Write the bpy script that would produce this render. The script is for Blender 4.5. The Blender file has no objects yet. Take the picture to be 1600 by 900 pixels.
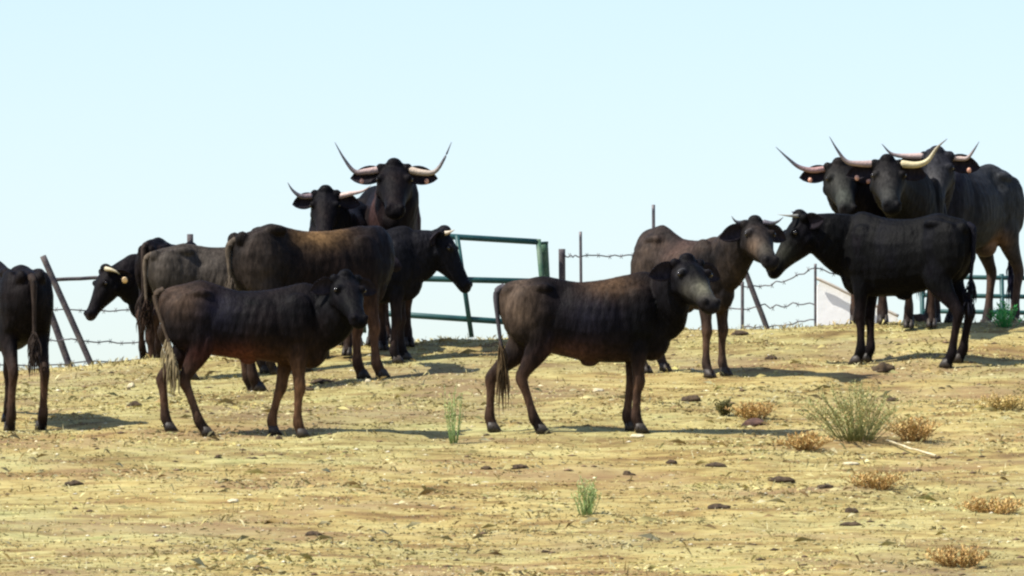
import bpy, bmesh, math, random
import numpy as np
from mathutils import Vector, Matrix, noise

random.seed(7)
rng = np.random.default_rng(11)
sc = bpy.context.scene
COL = sc.collection
R = math.radians

# ------------------------------------------------------------------ camera, world, sun, exposure
F_PX, HORIZON = 12000.0, 1100.0            # long telephoto, looking up the hillside
PITCH = math.atan((HORIZON - 450) / F_PX)
cam_d = bpy.data.cameras.new('camera')
cam = bpy.data.objects.new('camera', cam_d)
COL.objects.link(cam)
cam_d.sensor_width = 36
cam_d.lens = 36 * F_PX / 1600
cam_d.clip_start = 1
cam_d.clip_end = 20000
cam.rotation_euler = (math.pi / 2 + PITCH, 0, 0)
sc.camera = cam

SUN_EL, SUN_AZ = R(54), R(200)             # azimuth measured from +X: sun to the left, a little on the camera's side
sun_vec = Vector((math.cos(SUN_EL) * math.cos(SUN_AZ), math.cos(SUN_EL) * math.sin(SUN_AZ), math.sin(SUN_EL)))
world = bpy.data.worlds.new('World')
sc.world = world
world.use_nodes = True
wn, wl = world.node_tree.nodes, world.node_tree.links
bg = wn['Background']
sky = wn.new('ShaderNodeTexSky')
sky.sky_type = 'NISHITA'
sky.sun_disc = False
sky.sun_elevation = SUN_EL
sky.sun_rotation = math.atan2(sun_vec.x, sun_vec.y)
sky.air_density, sky.dust_density, sky.ozone_density = 1.0, 0.9, 1.0
tintn = wn.new('ShaderNodeMix'); tintn.data_type = 'RGBA'; tintn.blend_type = 'MULTIPLY'; tintn.inputs[0].default_value = 1.0
tintn.inputs[7].default_value = (0.93, 0.94, 1.03, 1)
wl.new(sky.outputs[0], tintn.inputs[6]); wl.new(tintn.outputs[2], bg.inputs[0])
bg.inputs[1].default_value = 0.117
sun_d = bpy.data.lights.new('sun', 'SUN')
sun_d.energy = 4.9
sun_d.angle = R(0.5)
sun_d.color = (1.0, 0.95, 0.86)
sun = bpy.data.objects.new('sun', sun_d)
sun.rotation_euler = sun_vec.to_track_quat('Z', 'Y').to_euler()
COL.objects.link(sun)
sc.view_settings.view_transform = 'Standard'
sc.view_settings.look = 'None'
sc.view_settings.exposure = 0.78
sc.view_settings.gamma = 1.0
sc.render.filter_size = 1.9
sc.cycles.pixel_filter_type = 'GAUSSIAN'
sc.cycles.filter_width = 2.6

CP, SP = math.cos(PITCH), math.sin(PITCH)
def P(px, py, Y):
    """the point at distance Y seen at photo position px, py"""
    k = (450 - py) / F_PX
    Z = Y * (k * CP + SP) / (CP - k * SP)
    return Vector(((px - 800) / F_PX * (Y * CP + Z * SP), Y, Z))

# ------------------------------------------------------------------ helpers
def tag(o, label=None, cat=None, group=None, kind=None):
    if label: o['label'] = label
    if cat: o['category'] = cat
    if group: o['group'] = group
    if kind: o['kind'] = kind
    return o

def empty(name, loc, rz=0.0):
    o = bpy.data.objects.new(name, None)
    o.empty_display_size = 0.2
    o.location = loc
    o.rotation_euler = (0, 0, rz)
    COL.objects.link(o)
    return o

def mesh_obj(name, V, F, mat, parent=None, smooth=True, loc=None):
    me = bpy.data.meshes.new(name)
    me.from_pydata([tuple(v) for v in V], [], F)
    me.update()
    if smooth:
        me.polygons.foreach_set('use_smooth', [True] * len(me.polygons))
    me.materials.append(mat)
    o = bpy.data.objects.new(name, me)
    COL.objects.link(o)
    if parent: o.parent = parent
    if loc is not None: o.location = loc
    return o

def catmull(pts, n):
    """pts: list of tuples (any length); resampled smoothly, n steps per span"""
    A = np.array(pts, float)
    if len(A) < 3 or n <= 1: 
        return A
    A2 = np.vstack([2 * A[0] - A[1], A, 2 * A[-1] - A[-2]])
    out = []
    for i in range(1, len(A2) - 2):
        p0, p1, p2, p3 = A2[i - 1], A2[i], A2[i + 1], A2[i + 2]
        for k in range(n):
            t = k / n
            out.append(0.5 * ((2 * p1) + (-p0 + p2) * t + (2 * p0 - 5 * p1 + 4 * p2 - p3) * t * t + (-p0 + 3 * p1 - 3 * p2 + p3) * t ** 3))
    out.append(A[-1])
    return np.array(out)

def loft(V, F, C, A, B, ring=14, shape=None):
    """closed loft: C centres, A / B the two half-axis vectors per section"""
    base = len(V)
    n = len(C)
    for c, a, b in zip(C, A, B):
        for k in range(ring):
            t = 2 * math.pi * k / ring
            x, y = math.cos(t), math.sin(t)
            if shape: x, y = shape(x, y)
            V.append(c + a * x + b * y)
    for i in range(n - 1):
        for k in range(ring):
            k2 = (k + 1) % ring
            F.append((base + i * ring + k, base + i * ring + k2, base + (i + 1) * ring + k2, base + (i + 1) * ring + k))
    V.append(C[0]); V.append(C[-1])
    for k in range(ring):
        k2 = (k + 1) % ring
        F.append((base + n * ring, base + k2, base + k))
        F.append((base + n * ring + 1, base + (n - 1) * ring + k, base + (n - 1) * ring + k2))

def tube(V, F, pts, n=4, ring=10, side=None):
    """pts: (x,y,z,ra,rb): ra along 'side' axis, rb across it"""
    Q = catmull(pts, n)
    C = [Vector(q[:3]) for q in Q]
    A, B = [], []
    sd = Vector(side) if side is not None else None
    for i, q in enumerate(Q):
        t = (C[min(i + 1, len(C) - 1)] - C[max(i - 1, 0)]).normalized()
        s = sd.copy() if sd is not None else (Vector((0, 0, 1)) if abs(t.z) < 0.9 else Vector((0, 1, 0)))
        s = (s - t * s.dot(t)).normalized()
        u = t.cross(s).normalized()
        A.append(s * max(q[3], 1e-4)); B.append(u * max(q[4], 1e-4))
    loft(V, F, C, A, B, ring)

def ellipsoid(V, F, c, r, M=None):
    c = Vector(c)
    base = len(V)
    nu, nv = 10, 7
    for j in range(1, nv):
        ph = math.pi * j / nv
        for i in range(nu):
            th = 2 * math.pi * i / nu
            p = Vector((r[0] * math.sin(ph) * math.cos(th), r[1] * math.sin(ph) * math.sin(th), r[2] * math.cos(ph)))
            V.append(c + (M @ p if M else p))
    top = len(V); V.append(c + (M @ Vector((0, 0, r[2])) if M else Vector((0, 0, r[2]))))
    bot = len(V); V.append(c - (M @ Vector((0, 0, r[2])) if M else Vector((0, 0, r[2]))))
    for j in range(nv - 2):
        for i in range(nu):
            a, b = base + j * nu + i, base + j * nu + (i + 1) % nu
            F.append((a, a + nu, b + nu, b))
    for i in range(nu):
        F.append((top, base + i, base + (i + 1) % nu))
        F.append((bot, base + (nv - 2) * nu + (i + 1) % nu, base + (nv - 2) * nu + i))

# ------------------------------------------------------------------ materials
def new_mat(name):
    m = bpy.data.materials.new(name)
    m.use_nodes = True
    nt = m.node_tree
    return m, nt.nodes, nt.links, nt.nodes['Principled BSDF']

def simple_mat(name, c1, c2, scale=8, rough=0.7, bump=0.2, metallic=0.0, spec=0.3, bscale=None):
    m, n, l, b = new_mat(name)
    tc = n.new('ShaderNodeTexCoord')
    nz = n.new('ShaderNodeTexNoise'); nz.inputs['Scale'].default_value = scale; nz.inputs['Detail'].default_value = 6
    l.new(tc.outputs['Object'], nz.inputs['Vector'])
    rp = n.new('ShaderNodeValToRGB')
    rp.color_ramp.elements[0].position, rp.color_ramp.elements[1].position = 0.35, 0.65
    rp.color_ramp.elements[0].color = (*c1, 1); rp.color_ramp.elements[1].color = (*c2, 1)
    l.new(nz.outputs[0], rp.inputs[0]); l.new(rp.outputs[0], b.inputs['Base Color'])
    bp = n.new('ShaderNodeBump'); bp.inputs['Strength'].default_value = bump; bp.inputs['Distance'].default_value = 0.01
    n2 = n.new('ShaderNodeTexNoise'); n2.inputs['Scale'].default_value = bscale or scale * 5; n2.inputs['Detail'].default_value = 4
    l.new(tc.outputs['Object'], n2.inputs['Vector']); l.new(n2.outputs[0], bp.inputs['Height']); l.new(bp.outputs[0], b.inputs['Normal'])
    b.inputs['Roughness'].default_value = rough; b.inputs['Metallic'].default_value = metallic
    b.inputs['Specular IOR Level'].default_value = spec
    return m

def coat_mat():
    m, n, l, b = new_mat('cattle_coat')
    at = n.new('ShaderNodeAttribute'); at.attribute_name = 'coat'
    tc = n.new('ShaderNodeTexCoord')
    mp = n.new('ShaderNodeMapping'); mp.inputs['Scale'].default_value = (1.0, 1.0, 0.35)
    l.new(tc.outputs['Object'], mp.inputs['Vector'])
    nz = n.new('ShaderNodeTexNoise'); nz.inputs['Scale'].default_value = 38; nz.inputs['Detail'].default_value = 5
    l.new(mp.outputs[0], nz.inputs['Vector'])
    mr = n.new('ShaderNodeMapRange'); mr.inputs[1].default_value = 0.3; mr.inputs[2].default_value = 0.7
    mr.inputs[3].default_value = 0.6; mr.inputs[4].default_value = 1.45
    l.new(nz.outputs[0], mr.inputs[0])
    mx = n.new('ShaderNodeMix'); mx.data_type = 'RGBA'; mx.blend_type = 'MULTIPLY'; mx.inputs[0].default_value = 1
    l.new(at.outputs['Color'], mx.inputs[6]); l.new(mr.outputs[0], mx.inputs[7])
    l.new(mx.outputs[2], b.inputs['Base Color'])
    b.inputs['Roughness'].default_value = 0.6
    b.inputs['Specular IOR Level'].default_value = 0.05
    bp = n.new('ShaderNodeBump'); bp.inputs['Strength'].default_value = 0.7; bp.inputs['Distance'].default_value = 0.03
    n2 = n.new('ShaderNodeTexNoise'); n2.inputs['Scale'].default_value = 11; n2.inputs['Detail'].default_value = 6; n2.inputs['Roughness'].default_value = 0.6
    l.new(mp.outputs[0], n2.inputs['Vector']); l.new(n2.outputs[0], bp.inputs['Height']); l.new(bp.outputs[0], b.inputs['Normal'])
    return m

def attr_mat(name, attr, rough=0.85, trans=0.0):
    m, n, l, b = new_mat(name)
    at = n.new('ShaderNodeAttribute'); at.attribute_name = attr
    l.new(at.outputs['Color'], b.inputs['Base Color'])
    b.inputs['Roughness'].default_value = rough
    b.inputs['Specular IOR Level'].default_value = 0.15
    return m

M_COAT = coat_mat()
M_HORN_DARK = simple_mat('horn_dark', (0.035, 0.03, 0.035), (0.10, 0.085, 0.08), 14, 0.4, 0.1)
M_EYE = simple_mat('eye_wet', (0.01, 0.008, 0.008), (0.02, 0.015, 0.012), 5, 0.12, 0.0, spec=0.6)
M_HOOF = simple_mat('hoof', (0.015, 0.012, 0.01), (0.045, 0.035, 0.026), 20, 0.55, 0.2)
M_TAG = simple_mat('tag_plastic', (0.85, 0.62, 0.35), (0.9, 0.68, 0.42), 4, 0.4, 0.0)
M_TAGO = simple_mat('tag_plastic_orange', (0.6, 0.30, 0.2), (0.65, 0.36, 0.25), 4, 0.4, 0.0)
M_GREENPAINT = simple_mat('green_paint', (0.008, 0.045, 0.05), (0.015, 0.07, 0.065), 6, 0.5, 0.1)
M_GREENPOST = simple_mat('green_post_paint', (0.03, 0.09, 0.05), (0.09, 0.14, 0.09), 9, 0.6, 0.2)
M_WOOD = simple_mat('weathered_wood', (0.04, 0.035, 0.045), (0.10, 0.085, 0.08), 12, 0.85, 0.5)
M_WIRE = simple_mat('wire_steel', (0.06, 0.06, 0.07), (0.14, 0.12, 0.12), 20, 0.55, 0.1, metallic=0.4)
M_DUNG = simple_mat('dung', (0.03, 0.02, 0.012), (0.09, 0.06, 0.032), 22, 0.95, 0.8)
M_CLOD = simple_mat('earth_clod', (0.05, 0.028, 0.022), (0.12, 0.065, 0.045), 14, 0.95, 0.8)
M_STONE = simple_mat('pale_stone', (0.40, 0.34, 0.2), (0.58, 0.52, 0.35), 14, 0.9, 0.6)
M_WHITE = simple_mat('white_render', (0.80, 0.82, 0.80), (0.88, 0.88, 0.86), 2.5, 0.8, 0.3)
M_ROOF = simple_mat('shed_roof', (0.4, 0.36, 0.3), (0.5, 0.45, 0.38), 5, 0.8, 0.3)
M_LEAF = attr_mat('leaf', 'tint', 0.7)
M_BARK = simple_mat('twig_bark', (0.16, 0.15, 0.06), (0.26, 0.22, 0.09), 20, 0.9, 0.3)

def horn_mat():
    """pale at the base, dark towards the tip: the growth of the horn itself, kept in an attribute"""
    m, n, l, b = new_mat('horn')
    at = n.new('ShaderNodeAttribute'); at.attribute_name = 'tint'
    tc = n.new('ShaderNodeTexCoord')
    nz = n.new('ShaderNodeTexNoise'); nz.inputs['Scale'].default_value = 30
    l.new(tc.outputs['Object'], nz.inputs['Vector'])
    mr = n.new('ShaderNodeMapRange'); mr.inputs[3].default_value = 0.75; mr.inputs[4].default_value = 1.2
    l.new(nz.outputs[0], mr.inputs[0])
    mx = n.new('ShaderNodeMix'); mx.data_type = 'RGBA'; mx.blend_type = 'MULTIPLY'; mx.inputs[0].default_value = 1
    l.new(at.outputs['Color'], mx.inputs[6]); l.new(mr.outputs[0], mx.inputs[7]); l.new(mx.outputs[2], b.inputs['Base Color'])
    b.inputs['Roughness'].default_value = 0.4
    return m
M_HORN = horn_mat()
def add_rings(m):
    n, l = m.node_tree.nodes, m.node_tree.links
    tc = n.new('ShaderNodeTexCoord'); wv = n.new('ShaderNodeTexNoise'); wv.inputs['Scale'].default_value = 55
    wv.inputs['Detail'].default_value = 4
    l.new(tc.outputs['Object'], wv.inputs['Vector'])
    bp = n.new('ShaderNodeBump'); bp.inputs['Strength'].default_value = 0.6; bp.inputs['Distance'].default_value = 0.01
    l.new(wv.outputs[0], bp.inputs['Height']); l.new(bp.outputs[0], n['Principled BSDF'].inputs['Normal'])
    n['Principled BSDF'].inputs['Roughness'].default_value = 0.55
add_rings(M_HORN)

def set_tint(me, cols, name='tint'):
    a = me.color_attributes.new(name, 'FLOAT_COLOR', 'POINT')
    c = np.ones((len(me.vertices), 4), np.float32); c[:, :3] = cols
    a.data.foreach_set('color', c.ravel())

# ------------------------------------------------------------------ terrain
def vnoise(x, y, seed=0):
    xi, yi = np.floor(x).astype(np.int64), np.floor(y).astype(np.int64)
    xf, yf = x - xi, y - yi
    def h(a, b):
        n = (a * 374761393 + b * 668265263 + seed * 974634777) & 0xFFFFFFFF
        n = ((n ^ (n >> 13)) * 1274126177) & 0xFFFFFFFF
        return ((n ^ (n >> 16)) & 0xFFFF) / 65535.0
    u, v = xf * xf * (3 - 2 * xf), yf * yf * (3 - 2 * yf)
    return (h(xi, yi) * (1 - u) + h(xi + 1, yi) * u) * (1 - v) + (h(xi, yi + 1) * (1 - u) + h(xi + 1, yi + 1) * u) * v
def fbm(x, y, seed=0, oct=4):
    s, a, t = 0, 1.0, 0
    for i in range(oct):
        s = s + a * vnoise(x * 2 ** i, y * 2 ** i, seed + i); t += a; a *= 0.5
    return s / t - 0.5

CR_PX = [-900, 0, 145, 240, 420, 640, 900, 1100, 1300, 1600, 2500]
CR_PY = [640, 583, 573, 563, 552, 534, 520, 512, 508, 505, 520]
def zpx(py, Y):
    k = (450 - py) / F_PX
    return Y * (k * CP + SP) / (CP - k * SP)
YK = np.array([-3000, -200, 0, 25, 48, 54, 60, 66, 70, 73, 77, 83, 100, 150, 400, 3000], float)
def terrain_smooth(X, Y):
    X = np.asarray(X, float); Y = np.asarray(Y, float)
    px = 800 + F_PX * X / 70
    cr = np.interp(px, CR_PX, CR_PY)
    one = np.ones_like(X)
    zk = [one * -40, one * -8, one * -1.6, one * -0.55, one * zpx(908, 48), one * zpx(797, 54), one * zpx(681, 60),
          zpx(681 + (cr - 681) * 0.68, 66), zpx(cr, 70), zpx(cr + 36, 73), zpx(cr + 120, 77), zpx(cr + 330, 83)]
    z83 = zk[-1]
    zk += [z83 - 3, z83 - 9, z83 - 30, z83 - 60]
    ZK = np.array(zk)
    n = len(YK)
    sl = np.zeros_like(ZK)
    d = (ZK[1:] - ZK[:-1]) / (YK[1:] - YK[:-1])[:, None]
    hh = (YK[1:] - YK[:-1])[:, None]
    sl[1:-1] = (d[:-1] * hh[1:] + d[1:] * hh[:-1]) / (hh[1:] + hh[:-1])
    sl[0], sl[-1] = d[0], d[-1]
    i = np.clip(np.searchsorted(YK, Y, side='right') - 1, 0, n - 2)
    j = np.arange(len(X))
    h = YK[i + 1] - YK[i]
    t = (Y - YK[i]) / h
    a, b, ma, mb = ZK[i, j], ZK[i + 1, j], sl[i, j] * h, sl[i + 1, j] * h
    t2, t3 = t * t, t ** 3
    return (2 * t3 - 3 * t2 + 1) * a + (t3 - 2 * t2 + t) * ma + (-2 * t3 + 3 * t2) * b + (t3 - t2) * mb
def terrain(X, Y):
    X = np.asarray(X, float); Y = np.asarray(Y, float)
    z = terrain_smooth(X, Y)
    w = np.clip(1 - (np.maximum(np.abs(X) - 40, 0) + np.maximum(np.abs(Y - 60) - 60, 0)) / 60, 0, 1)
    z = z + w * (0.10 * fbm(X / 2.2, Y / 2.2, 3) + 0.08 * fbm(X / 0.6, Y / 0.7, 9) + 0.009 * fbm(X / 0.13, Y / 0.15, 17, 2))
    return z
def tz(x, y):
    return float(terrain(np.array([x]), np.array([y]))[0])
def ground_at(px, py):
    """the ground point seen at photo position px, py on the near side of the crest"""
    lo, hi = 40.0, 70.0
    for _ in range(40):
        mid = (lo + hi) / 2
        p = P(px, py, mid)
        if float(terrain_smooth(np.array([p.x]), np.array([p.y]))[0]) < p.z: lo = mid
        else: hi = mid
    # lo: ground still beneath the sight line
    p = P(px, py, (lo + hi) / 2)
    p.z = tz(p.x, p.y)
    return p

def axis(segs):
    out = []
    for a, b, st in segs:
        k = max(1, int(round((b - a) / st)))
        out += list(a + (b - a) * np.arange(k) / k)
    out.append(segs[-1][1])
    return np.array(out)
gx = axis([(-3000, -400, 400), (-400, -60, 40), (-60, -14, 2), (-14, -7, 0.3), (-7, 7, 0.04), (7, 14, 0.3), (14, 60, 2), (60, 400, 40), (400, 3000, 400)])
gy = axis([(-3000, -200, 400), (-200, 0, 20), (0, 40, 1.0), (40, 46, 0.25), (46, 74, 0.08), (74, 90, 0.4), (90, 150, 4), (150, 400, 25), (400, 3000, 200)])
GX, GY = np.meshgrid(gx, gy)
GZ = terrain(GX.ravel(), GY.ravel())
nv = GX.size
me = bpy.data.meshes.new('ground')
me.vertices.add(nv)
co = np.stack([GX.ravel(), GY.ravel(), GZ], 1).astype(np.float32)
me.vertices.foreach_set('co', co.ravel())
nxv, nyv = len(gx), len(gy)
ii, jj = np.meshgrid(np.arange(nxv - 1), np.arange(nyv - 1))
a = (jj * nxv + ii).ravel()
quads = np.stack([a, a + 1, a + 1 + nxv, a + nxv], 1).astype(np.int32)
me.loops.add(quads.size); me.loops.foreach_set('vertex_index', quads.ravel())
me.polygons.add(len(quads)); me.polygons.foreach_set('loop_start', np.arange(0, quads.size, 4, dtype=np.int32))
me.polygons.foreach_set('use_smooth', np.ones(len(quads), bool))
me.update(calc_edges=True)

def ground_mat():
    m, n, l, b = new_mat('dry_pasture')
    tc = n.new('ShaderNodeTexCoord')
    def noise(scale, detail=5, rough=0.6, sx=1.0):
        mp = n.new('ShaderNodeMapping'); mp.inputs['Scale'].default_value = (sx, 1.0, 1.0)
        l.new(tc.outputs['Object'], mp.inputs['Vector'])
        z = n.new('ShaderNodeTexNoise'); z.inputs['Scale'].default_value = scale
        z.inputs['Detail'].default_value = detail; z.inputs['Roughness'].default_value = rough
        l.new(mp.outputs[0], z.inputs['Vector'])
        return z.outputs[0]
    def ramp(src, stops):
        r = n.new('ShaderNodeValToRGB')
        e = r.color_ramp.elements
        while len(e) < len(stops): e.new(0.5)
        for k, (p, c) in enumerate(stops):
            e[k].position = p; e[k].color = (*c, 1)
        l.new(src, r.inputs[0]); return r.outputs[0]
    def mix(fac, a_, b_, bt='MIX'):
        x = n.new('ShaderNodeMix'); x.data_type = 'RGBA'; x.blend_type = bt
        if isinstance(fac, float): x.inputs[0].default_value = fac
        else: l.new(fac, x.inputs[0])
        l.new(a_, x.inputs[6])
        if isinstance(b_, tuple): x.inputs[7].default_value = (*b_, 1)
        else: l.new(b_, x.inputs[7])
        return x.outputs[2]
    base = ramp(noise(2.1, 7, 0.68, 0.55), [(0.30, (0.14, 0.09, 0.045)), (0.41, (0.25, 0.185, 0.08)), (0.49, (0.335, 0.28, 0.12)), (0.58, (0.40, 0.355, 0.17)), (0.70, (0.27, 0.265, 0.11))])
    fine = ramp(noise(9, 5, 0.7, 0.6), [(0.32, (0.6, 0.56, 0.52)), (0.46, (0.92, 0.91, 0.88)), (0.6, (1.06, 1.05, 1.0)), (0.75, (1.2, 1.2, 1.12))])
    c = mix(1.0, base, fine, 'MULTIPLY')
    streak = ramp(noise(4.5, 6, 0.7, 0.35), [(0.34, (0.50, 0.44, 0.38)), (0.45, (0.88, 0.85, 0.80)), (0.58, (1.05, 1.05, 1.03)), (0.70, (1.22, 1.24, 1.25))])
    c = mix(0.85, c, streak, 'MULTIPLY')
    bare = ramp(noise(0.55, 4, 0.6), [(0.5, (0, 0, 0)), (0.62, (1, 1, 1))])
    c2 = mix(bare, c, mix(0.55, c, (0.22, 0.15, 0.09)))
    wide = ramp(noise(0.22, 3, 0.5), [(0.42, (0.85, 0.88, 0.85)), (0.56, (0.93, 0.88, 0.80))])
    c2 = mix(1.0, c2, wide, 'MULTIPLY')
    b.inputs['Roughness'].default_value = 0.95
    b.inputs['Specular IOR Level'].default_value = 0.1
    l.new(c2, b.inputs['Base Color'])
    bp = n.new('ShaderNodeBump'); bp.inputs['Strength'].default_value = 0.5; bp.inputs['Distance'].default_value = 0.03
    l.new(noise(9, 6, 0.6), bp.inputs['Height']); l.new(bp.outputs[0], b.inputs['Normal'])
    return m
me.materials.append(ground_mat())
go = bpy.data.objects.new('ground', me); COL.objects.link(go); tag(go, kind='structure')

# dry stubble: far too many blades to count
def blades(name, X, Y, hgt, lean, width, cols, mat, label, cat):
    N = len(X)
    Z = terrain(X, Y) - 0.004
    th = rng.uniform(0, 2 * math.pi, N)
    ph = rng.uniform(0, 2 * math.pi, N)
    hx, hy = np.cos(ph) * lean * hgt, np.sin(ph) * lean * hgt
    wx, wy = np.cos(th) * width, np.sin(th) * width
    V = np.empty((N, 4, 3), np.float32)
    V[:, 0] = np.stack([X - wx, Y - wy, Z], 1)
    V[:, 1] = np.stack([X + wx, Y + wy, Z], 1)
    V[:, 2] = np.stack([X + hx * 0.45 + wx * 0.7, Y + hy * 0.45 + wy * 0.7, Z + hgt * 0.6], 1)
    V[:, 3] = np.stack([X + hx, Y + hy, Z + hgt * np.clip(1 - 0.3 * lean, 0.1, 1)], 1)
    m_ = bpy.data.meshes.new(name)
    m_.vertices.add(N * 4); m_.vertices.foreach_set('co', V.ravel())
    k = np.arange(N, dtype=np.int32)[:, None] * 4
    T = np.concatenate([k + 0, k + 1, k + 2, k + 0, k + 2, k + 3], 1).astype(np.int32)
    m_.loops.add(T.size); m_.loops.foreach_set('vertex_index', T.ravel())
    m_.polygons.add(N * 2); m_.polygons.foreach_set('loop_start', np.arange(0, T.size, 3, dtype=np.int32))
    m_.update(calc_edges=True)
    set_tint(m_, np.repeat(cols, 4, axis=0))
    m_.materials.append(mat)
    o = bpy.data.objects.new(name, m_); COL.objects.link(o)
    tag(o, label, cat, kind='stuff')
    return o
M_STRAW = attr_mat('straw', 'tint', 0.8)
N = 190000
X = rng.uniform(-7, 7, N); Y = 45 + 28 * rng.uniform(0, 1, N)
dens = fbm(X / 0.9, Y / 0.9, 41) + 0.5 * fbm(X / 0.25, Y / 0.25, 47)
keep = dens > rng.uniform(-0.45, 0.25, N)
X, Y, dens = X[keep], Y[keep], dens[keep]
N = len(X)
pal = np.array([(0.40, 0.35, 0.16), (0.35, 0.30, 0.12), (0.44, 0.40, 0.22), (0.33, 0.24, 0.09), (0.32, 0.30, 0.12), (0.25, 0.17, 0.07)])
ci = rng.choice(6, N, p=[.28, .24, .16, .14, .10, .08])
patch = fbm(X / 1.6, Y / 1.6, 77)
cols = pal[ci] * rng.uniform(0.75, 1.1, (N, 1))
cols *= (1 + 0.9 * patch + 0.5 * fbm(X / 0.35, Y / 0.6, 83))[:, None]; cols[:, 2] *= 1 - 0.4 * patch
hg = rng.uniform(0.010, 0.028, N) * (1 + 1.6 * np.clip(dens, 0, 1))
hg *= np.where(rng.uniform(0, 1, N) < 0.015, 2.4, 0.85)
blades('dry_stubble', X, Y, hg, rng.uniform(0.4, 2.6, N), rng.uniform(0.002, 0.006, N), cols, M_STRAW,
       'short dry yellow stubble grass covering the hillside', 'grass')
# ragged tufts along the brow of the hill and in loose clumps on the slope
N = 26000
X = rng.uniform(-7, 7, N); Y = np.where(rng.uniform(0, 1, N) < .45, rng.uniform(68.6, 71.2, N), rng.uniform(46, 70, N))
keep = fbm(X / 0.45, Y / 0.45, 63) > rng.uniform(0.02, 0.42, N)
X, Y = X[keep], Y[keep]; N = len(X)
cols = pal[rng.choice(4, N)] * rng.uniform(0.8, 1.2, (N, 1))
blades('grass_tufts', X, Y, rng.uniform(0.03, 0.085, N), rng.uniform(0.1, 0.9, N), rng.uniform(0.002, 0.005, N), cols, M_STRAW,
       'taller ragged dry grass tufts in clumps along the brow and slope', 'grass')
# straw and husks lying flat
N = 9000
X = rng.uniform(-7, 7, N); Y = 46 + 25 * rng.uniform(0, 1, N)
keep = fbm(X / 0.8, Y / 0.8, 91) > rng.uniform(-0.2, 0.45, N)
X, Y = X[keep], Y[keep]; N = len(X)
cols = np.array([(0.60, 0.54, 0.34)]) * rng.uniform(0.7, 1.15, (N, 1))
blades('pale_litter', X, Y, rng.uniform(0.008, 0.02, N), rng.uniform(1.5, 4.5, N), rng.uniform(0.004, 0.010, N), cols, M_STRAW,
       'pale bleached straw litter strewn over the stubble', 'straw')

# ------------------------------------------------------------------ cattle
TORSO = [  # x, top, bottom, half width  (standard animal, 1.22 m at the hips)
    (-0.715, 1.10, 0.93, 0.05), (-0.68, 1.155, 0.84, 0.12), (-0.60, 1.185, 0.72, 0.175), (-0.50, 1.20, 0.66, 0.205),
    (-0.38, 1.225, 0.63, 0.215), (-0.25, 1.20, 0.60, 0.200), (-0.12, 1.175, 0.57, 0.215), (0.0, 1.17, 0.555, 0.24),
    (0.14, 1.175, 0.545, 0.24), (0.28, 1.20, 0.54, 0.215), (0.38, 1.225, 0.545, 0.185), (0.47, 1.215, 0.575, 0.17),
    (0.55, 1.15, 0.635, 0.14), (0.61, 1.06, 0.73, 0.10)]
HEAD = [  # f, top, bottom, half width
    (-0.07, -0.02, -0.12, 0.055), (-0.03, 0.025, -0.165, 0.09), (0.03, 0.042, -0.205, 0.112), (0.10, 0.045, -0.225, 0.12),
    (0.16, 0.038, -0.225, 0.113), (0.23, 0.022, -0.20, 0.092), (0.31, 0.006, -0.165, 0.073), (0.39, -0.006, -0.138, 0.066),
    (0.45, -0.014, -0.130, 0.070), (0.49, -0.03, -0.118, 0.056), (0.51, -0.055, -0.095, 0.03)]

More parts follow.
